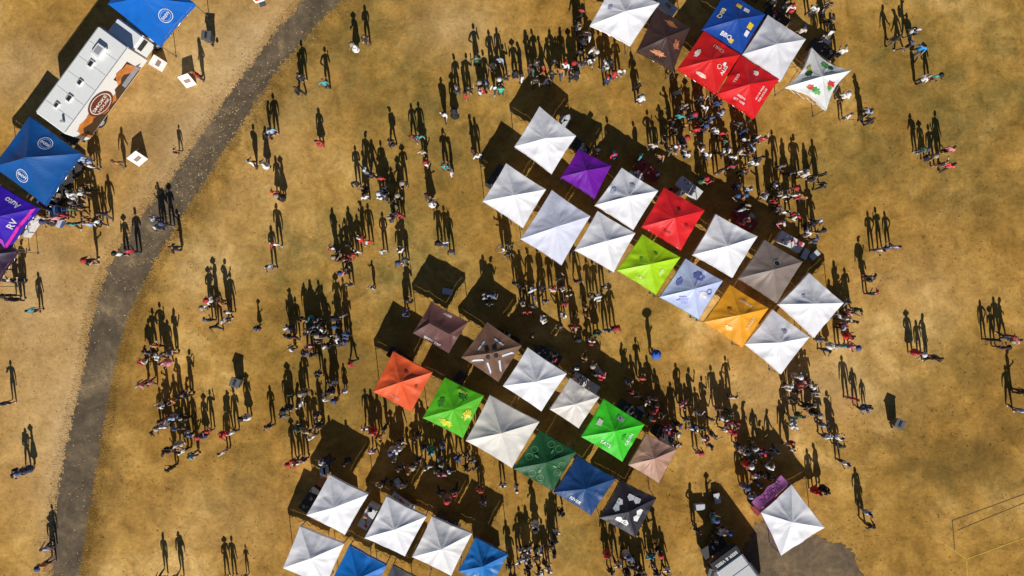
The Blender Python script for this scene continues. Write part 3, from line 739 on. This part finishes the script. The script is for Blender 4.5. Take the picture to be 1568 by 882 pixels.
    if skirt:
        bm=bmesh.new(); N=20; rings=[]
        for j,(z,r) in enumerate(((1.02,.16),(.9,.19),(.72,.23),(.52,.28))):
            rings.append([bm.verts.new((math.cos(6.2832*i/N)*r*(1+.06*math.sin(i*2.5)*j/3),math.sin(6.2832*i/N)*r*.9*(1+.06*math.sin(i*2.5)*j/3),z)) for i in range(N)])
        for a,b in zip(rings,rings[1:]):
            for i in range(N): bm.faces.new((a[i],b[i],b[(i+1)%N],a[(i+1)%N]))
        addbm(bm,Z0,0); bm.free()
    me=bpy.data.meshes.new('person_%d'%k); me.from_pydata([tuple(v) for v in V],[],Fc)
    for m in PM: me.materials.append(m)
    me.polygons.foreach_set('material_index',M); me.polygons.foreach_set('use_smooth',[True]*len(me.polygons)); me.update()
    return me
down=((.05,-.02,-.30),(.07,.04,-.55))
swf=((.04,.10,-.27),(.05,.24,-.47)); swb=((.05,-.12,-.26),(.06,-.18,-.50))
bent=((.05,-.03,-.29),(-.02,.24,-.22)); bent2=((.06,.0,-.29),(.0,.26,-.10)); hip=((.17,-.06,-.24),(.02,.06,-.42))
raised=((.12,.12,-.15),(.02,.30,.08)); phone=((.05,.08,-.27),(-.08,.30,-.08))
defs=[(.0,(down,down),'short',None,0,1,0,0),(.25,(swf,swb),'short',None,0,1,0,0),(.03,(down,bent),'short','cap',0,1,1,0),(.04,(bent,bent2),'long',None,0,1,1,1),
(.22,(swb,swf),'long',None,0,0,0,1),(.02,(hip,bent2),'short',None,0,1,1,0),(.05,(down,bent),'long','sun',0,1,1,1),(.18,(swb,bent),'short','cap',1,0,1,0),
(.0,(phone,phone),'short',None,0,0,0,0),(.03,(bent,down),'long',None,0,1,0,1),(.06,(bent2,bent),'short','sun',0,1,1,0),(-.2,(swf,down),'short',None,1,1,0,0),
(.02,(hip,down),'long',None,0,0,0,1),(.0,(bent,bent),'short','cap',0,0,0,0),(.28,(swf,swb),'long','cap',0,1,0,1),(.03,(down,raised),'short',None,0,1,1,0)]
PV=[]
for k,d in enumerate(defs):
    PV.append(make_person(k,*d,bend=(.3 if k in (5,8,13) else .05),shorts=(k in (0,7,10,15)),skirt=(k in (6,9))))
PHAT=make_person(99,.02,(down,bent),'short','wide',0,1,1,0)
shirts=[(.015,.015,.017)]*11+[(.75,.75,.75)]*6+[(.16,.17,.18),(.07,.07,.08),(.03,.05,.12),(.03,.07,.2),(.65,.03,.03),(.45,.02,.04),(.05,.35,.38),(.6,.5,.42),(.5,.2,.05),(.04,.12,.06),(.35,.45,.65),(.7,.25,.3),(.10,.03,.04),(.03,.03,.05)]
pts=[(543,72),(560,60),(462,120),(458,140),(498,130),(303,115),(268,230),(180,250),(488,218),(408,207),(386,250),(404,252),(430,302),(423,374),(414,408),(140,345),(160,328),(138,400),(203,386),(184,390),(243,347),(238,335),(255,345),(270,380),(50,475),(8,617),(40,720),(30,722),(70,862),(72,838),(245,884),(270,885),(340,888),(352,890),(372,886),(10,430),(14,452),(4,412),(24,430),(20,458),
(325,460),(340,463),(320,490),(345,490),(330,500),(350,478),(315,470),(228,540),(245,545),(262,540),(250,552),(230,585),(222,552),(240,530),(218,588),
(250,620),(268,610),(285,605),(262,640),(248,652),(275,655),(290,665),(270,682),(282,690),(295,697),(262,717),(258,690),(280,640),(318,660),(308,668),(345,665),(356,662),(343,692),(375,640),
(435,635),(440,605),(465,600),(455,655),(470,660),(490,650),(485,635),(515,612),(525,600),(480,668),(440,625),(510,585),(460,620),
(510,380),(520,385),(535,375),(530,400),(525,420),(548,385),(570,440),(513,395),(516,418),
(545,280),(558,290),(560,303),(570,270),(585,275),(590,290),(600,310),(605,327),(615,330),(600,335),(612,300),(565,265),(583,300),
(600,220),(632,210),(648,235),(652,252),(655,300),(660,306),(638,214),(680,177),(696,175),(692,265),(682,258),(683,372),(673,375),(691,385),(725,232),(730,236),(616,385),(622,392),(612,402),(625,462),(620,477),
(700,140),(712,147),(735,130),(745,132),(757,135),(765,127),(775,120),(790,117),(800,120),(810,105),(822,100),(832,106),(845,115),(858,110),(875,118),(885,102),(895,97),(905,95),(912,92),(850,95),(865,103),(820,125),(835,125),(718,138),(738,140),
(980,155),(976,135),(940,117),(935,98),(950,110),(930,125),(885,42),(890,22),(902,60),(905,80),
(1210,15),(1200,8),(1225,50),(1265,12),(1270,32),(1180,5),(1160,-5),(1245,15),(1368,62),(1388,72),(1397,50),(1412,122),(1432,118),(1330,186),(1326,172),(1297,178),(1287,82),(1290,150),(1425,240),(1440,252),(1450,230),(1418,235),
(1020,215),(1025,230),(1035,225),(1045,225),(1050,237),(1030,190),(1040,180),(1050,192),(1060,180),(1075,185),(1070,152),(1077,165),(1065,200),(1010,240),(1000,225),(1045,165),
(1095,200),(1105,205),(1110,217),(1115,230),(1120,242),(1105,235),(1140,215),(1155,213),(1150,227),(1165,215),(1130,190),(1105,172),(1120,255),(1135,265),(1130,285),(1125,300),(1145,290),(1190,295),(1200,300),(1185,310),(1210,265),(1230,270),(1245,272),(1258,268),(1195,255),(1215,300),(1240,345),(1250,340),(1255,355),(1235,355),(1245,367),(1215,332),(1200,325),(1170,300),(1225,262),
(1345,382),(1358,380),(1335,450),(1330,425),(1292,462),(1297,480),(1305,492),(1290,500),(1300,515),(1306,530),(1275,530),(1285,485),(1264,535),(1258,520),(1405,540),(1420,548),(1429,550),(1520,520),(1535,532),(1550,520),(1541,514),(1562,600),(1560,627),(1305,610),(1320,625),(1333,625),
(1205,590),(1210,610),(1220,600),(1240,590),(1247,600),(1230,620),(1225,637),(1213,640),(1260,650),(1265,667),(1280,670),(1285,682),(1292,707),(1205,640),(1240,620),(1220,577),(1215,690),(1208,680),(1250,752),(1262,750),(1330,803),(1325,782),
(1060,655),(1075,655),(1070,692),(1085,640),(1100,625),(1105,640),(1110,655),(1090,665),(1120,660),(1130,680),(1140,690),(1150,702),(1165,690),(1180,700),(1175,715),(1160,740),(1190,735),(1165,725),(1145,712),(1050,640),(1065,630),(1150,685),(1085,680),(1150,760),(1140,745),
(770,380),(780,375),(775,387),(800,440),(815,445),(830,440),(835,460),(800,462),(860,440),(870,452),(885,430),(905,455),(915,455),(925,440),(895,470),(860,500),(885,520),(905,522),(930,505),(915,510),(865,465),(750,465),(755,455),(815,470),(790,435),(745,470),(845,445),(935,500),(880,500),
(965,600),(975,605),(990,615),(1000,610),(995,640),(1000,630),(1020,655),(1035,660),(1040,680),(1033,675),(982,580),(920,575),(905,560),(960,585),
(560,655),(570,660),(590,655),(580,667),(605,702),(612,715),(640,665),(650,682),(660,690),(675,680),(690,720),(702,700),(640,702),(625,720),(670,717),(730,715),(725,700),(740,765),(685,765),(735,750),(790,747),(770,742),(600,690),(715,715),(655,715),
(780,862),(795,857),(810,862),(822,850),(835,862),(845,832),(852,812),(820,805),(858,782),(930,850),(945,862),(960,850),(980,870),(1000,862),(1010,845),(935,872),(960,878),(825,872),(785,882),(840,870),(810,880),(1005,875),(1020,870),(800,840),
(115,300),(132,290),(125,320),(147,345),(100,330),(65,330),(75,340),(90,335),(140,255),(130,245),(118,315),(150,340)]
rnd=[(490,520,58,30,28),(590,290,45,40,3),(540,395,30,30,3),(820,110,90,16,7),(1050,190,40,35,6),(1130,230,35,40,8),(1200,300,45,35,6),(1100,650,50,30,6),(1225,610,25,40,3),(850,465,70,40,9),(640,690,70,30,8),(820,850,35,30,7),(980,860,35,20,7),(270,640,30,55,2),(1180,715,30,30,3),(1000,630,30,25,4),(1295,505,10,35,3),(1095,790,25,30,5),(500,700,50,15,7),(590,735,55,12,3),(880,560,55,20,4),(1180,330,45,30,5),(690,745,40,14,2),(110,310,30,25,3),(480,610,40,35,3),(1250,30,25,30,2),(895,60,12,40,3),(960,235,70,20,4),(1060,290,60,15,4)]
for cx,cy,rx,ry,n in rnd:
    for i in range(n): pts.append((cx+max(-1.7,min(1.7,random.gauss(0,.6)))*rx,cy+max(-1.7,min(1.7,random.gauss(0,.6)))*ry))
placed=[]
def put(me,u,v,col,s=None,rz=None,name='person'):
    p=P(u,v,.9); p.z=0
    for _ in range(12):
        if all((p.x-q[0])**2+(p.y-q[1])**2>.17 for q in placed): break
        p.x+=random.uniform(-.3,.3); p.y+=random.uniform(-.3,.3)
    placed.append((p.x,p.y))
    o=bpy.data.objects.new(name,me); link(o); o.location=p
    s=s or random.uniform(.92,1.06); o.scale=(s*random.uniform(1.0,1.14),s*random.uniform(1.0,1.1),s)
    if rz is None:
        rz=random.uniform(0,6.28) if random.random()<.35 else random.choice((0,math.pi))+random.gauss(0,.5)
    o.rotation_euler=(0,0,rz)
    o.color=tuple(col)+(1,)
for (u,v) in pts:
    put(random.choice(PV),u,v,random.choice(shirts),s=.68 if random.random()<.03 else None)
for (u,v) in ((565,370),(552,377)): put(PV[2],u,v,(.8,.015,.02))
put(PV[1],1407,76,(.02,.3,.7)); put(PV[4],1450,255,(.8,.1,.1)); put(PV[0],409,207,(.3,.5,.75))
put(PHAT,1000,541,(.03,.12,.5))
put(PV[12],1371,378,(.35,.4,.7)); put(PV[9],432,300,(.75,.12,.04)); put(PV[8],753,130,(.05,.5,.32))

# ---------------------------------------------------------------- light, camera
el=math.radians(32); hx,hy=-.11,.994
d=Vector((hx*math.cos(el),hy*math.cos(el),-math.sin(el)))
s=bpy.data.lights.new('sun','SUN'); s.energy=5.0; s.angle=math.radians(.5); s.color=(1,.965,.90)
so=bpy.data.objects.new('sun',s); link(so); so.rotation_euler=d.to_track_quat('-Z','Y').to_euler(); so.location=(0,-30,40)
w=bpy.data.worlds.new('World'); sc.world=w; w.use_nodes=True; nt=w.node_tree
sk=nt.nodes.new('ShaderNodeTexSky'); sk.sky_type='NISHITA'; sk.sun_disc=False; sk.sun_elevation=el; sk.sun_rotation=math.pi-.11
sk.altitude=1500; sk.air_density=.75; sk.dust_density=.4
bg=nt.nodes['Background']; bg.inputs[1].default_value=.055; nt.links.new(sk.outputs[0],bg.inputs[0])
cam=bpy.data.cameras.new('camera'); co=bpy.data.objects.new('camera',cam); link(co)
co.location=(0,0,H); co.rotation_euler=(0,0,0); cam.sensor_width=36; cam.lens=36*F/1568; cam.clip_end=2000
sc.camera=co
print('objects',len(bpy.data.objects))
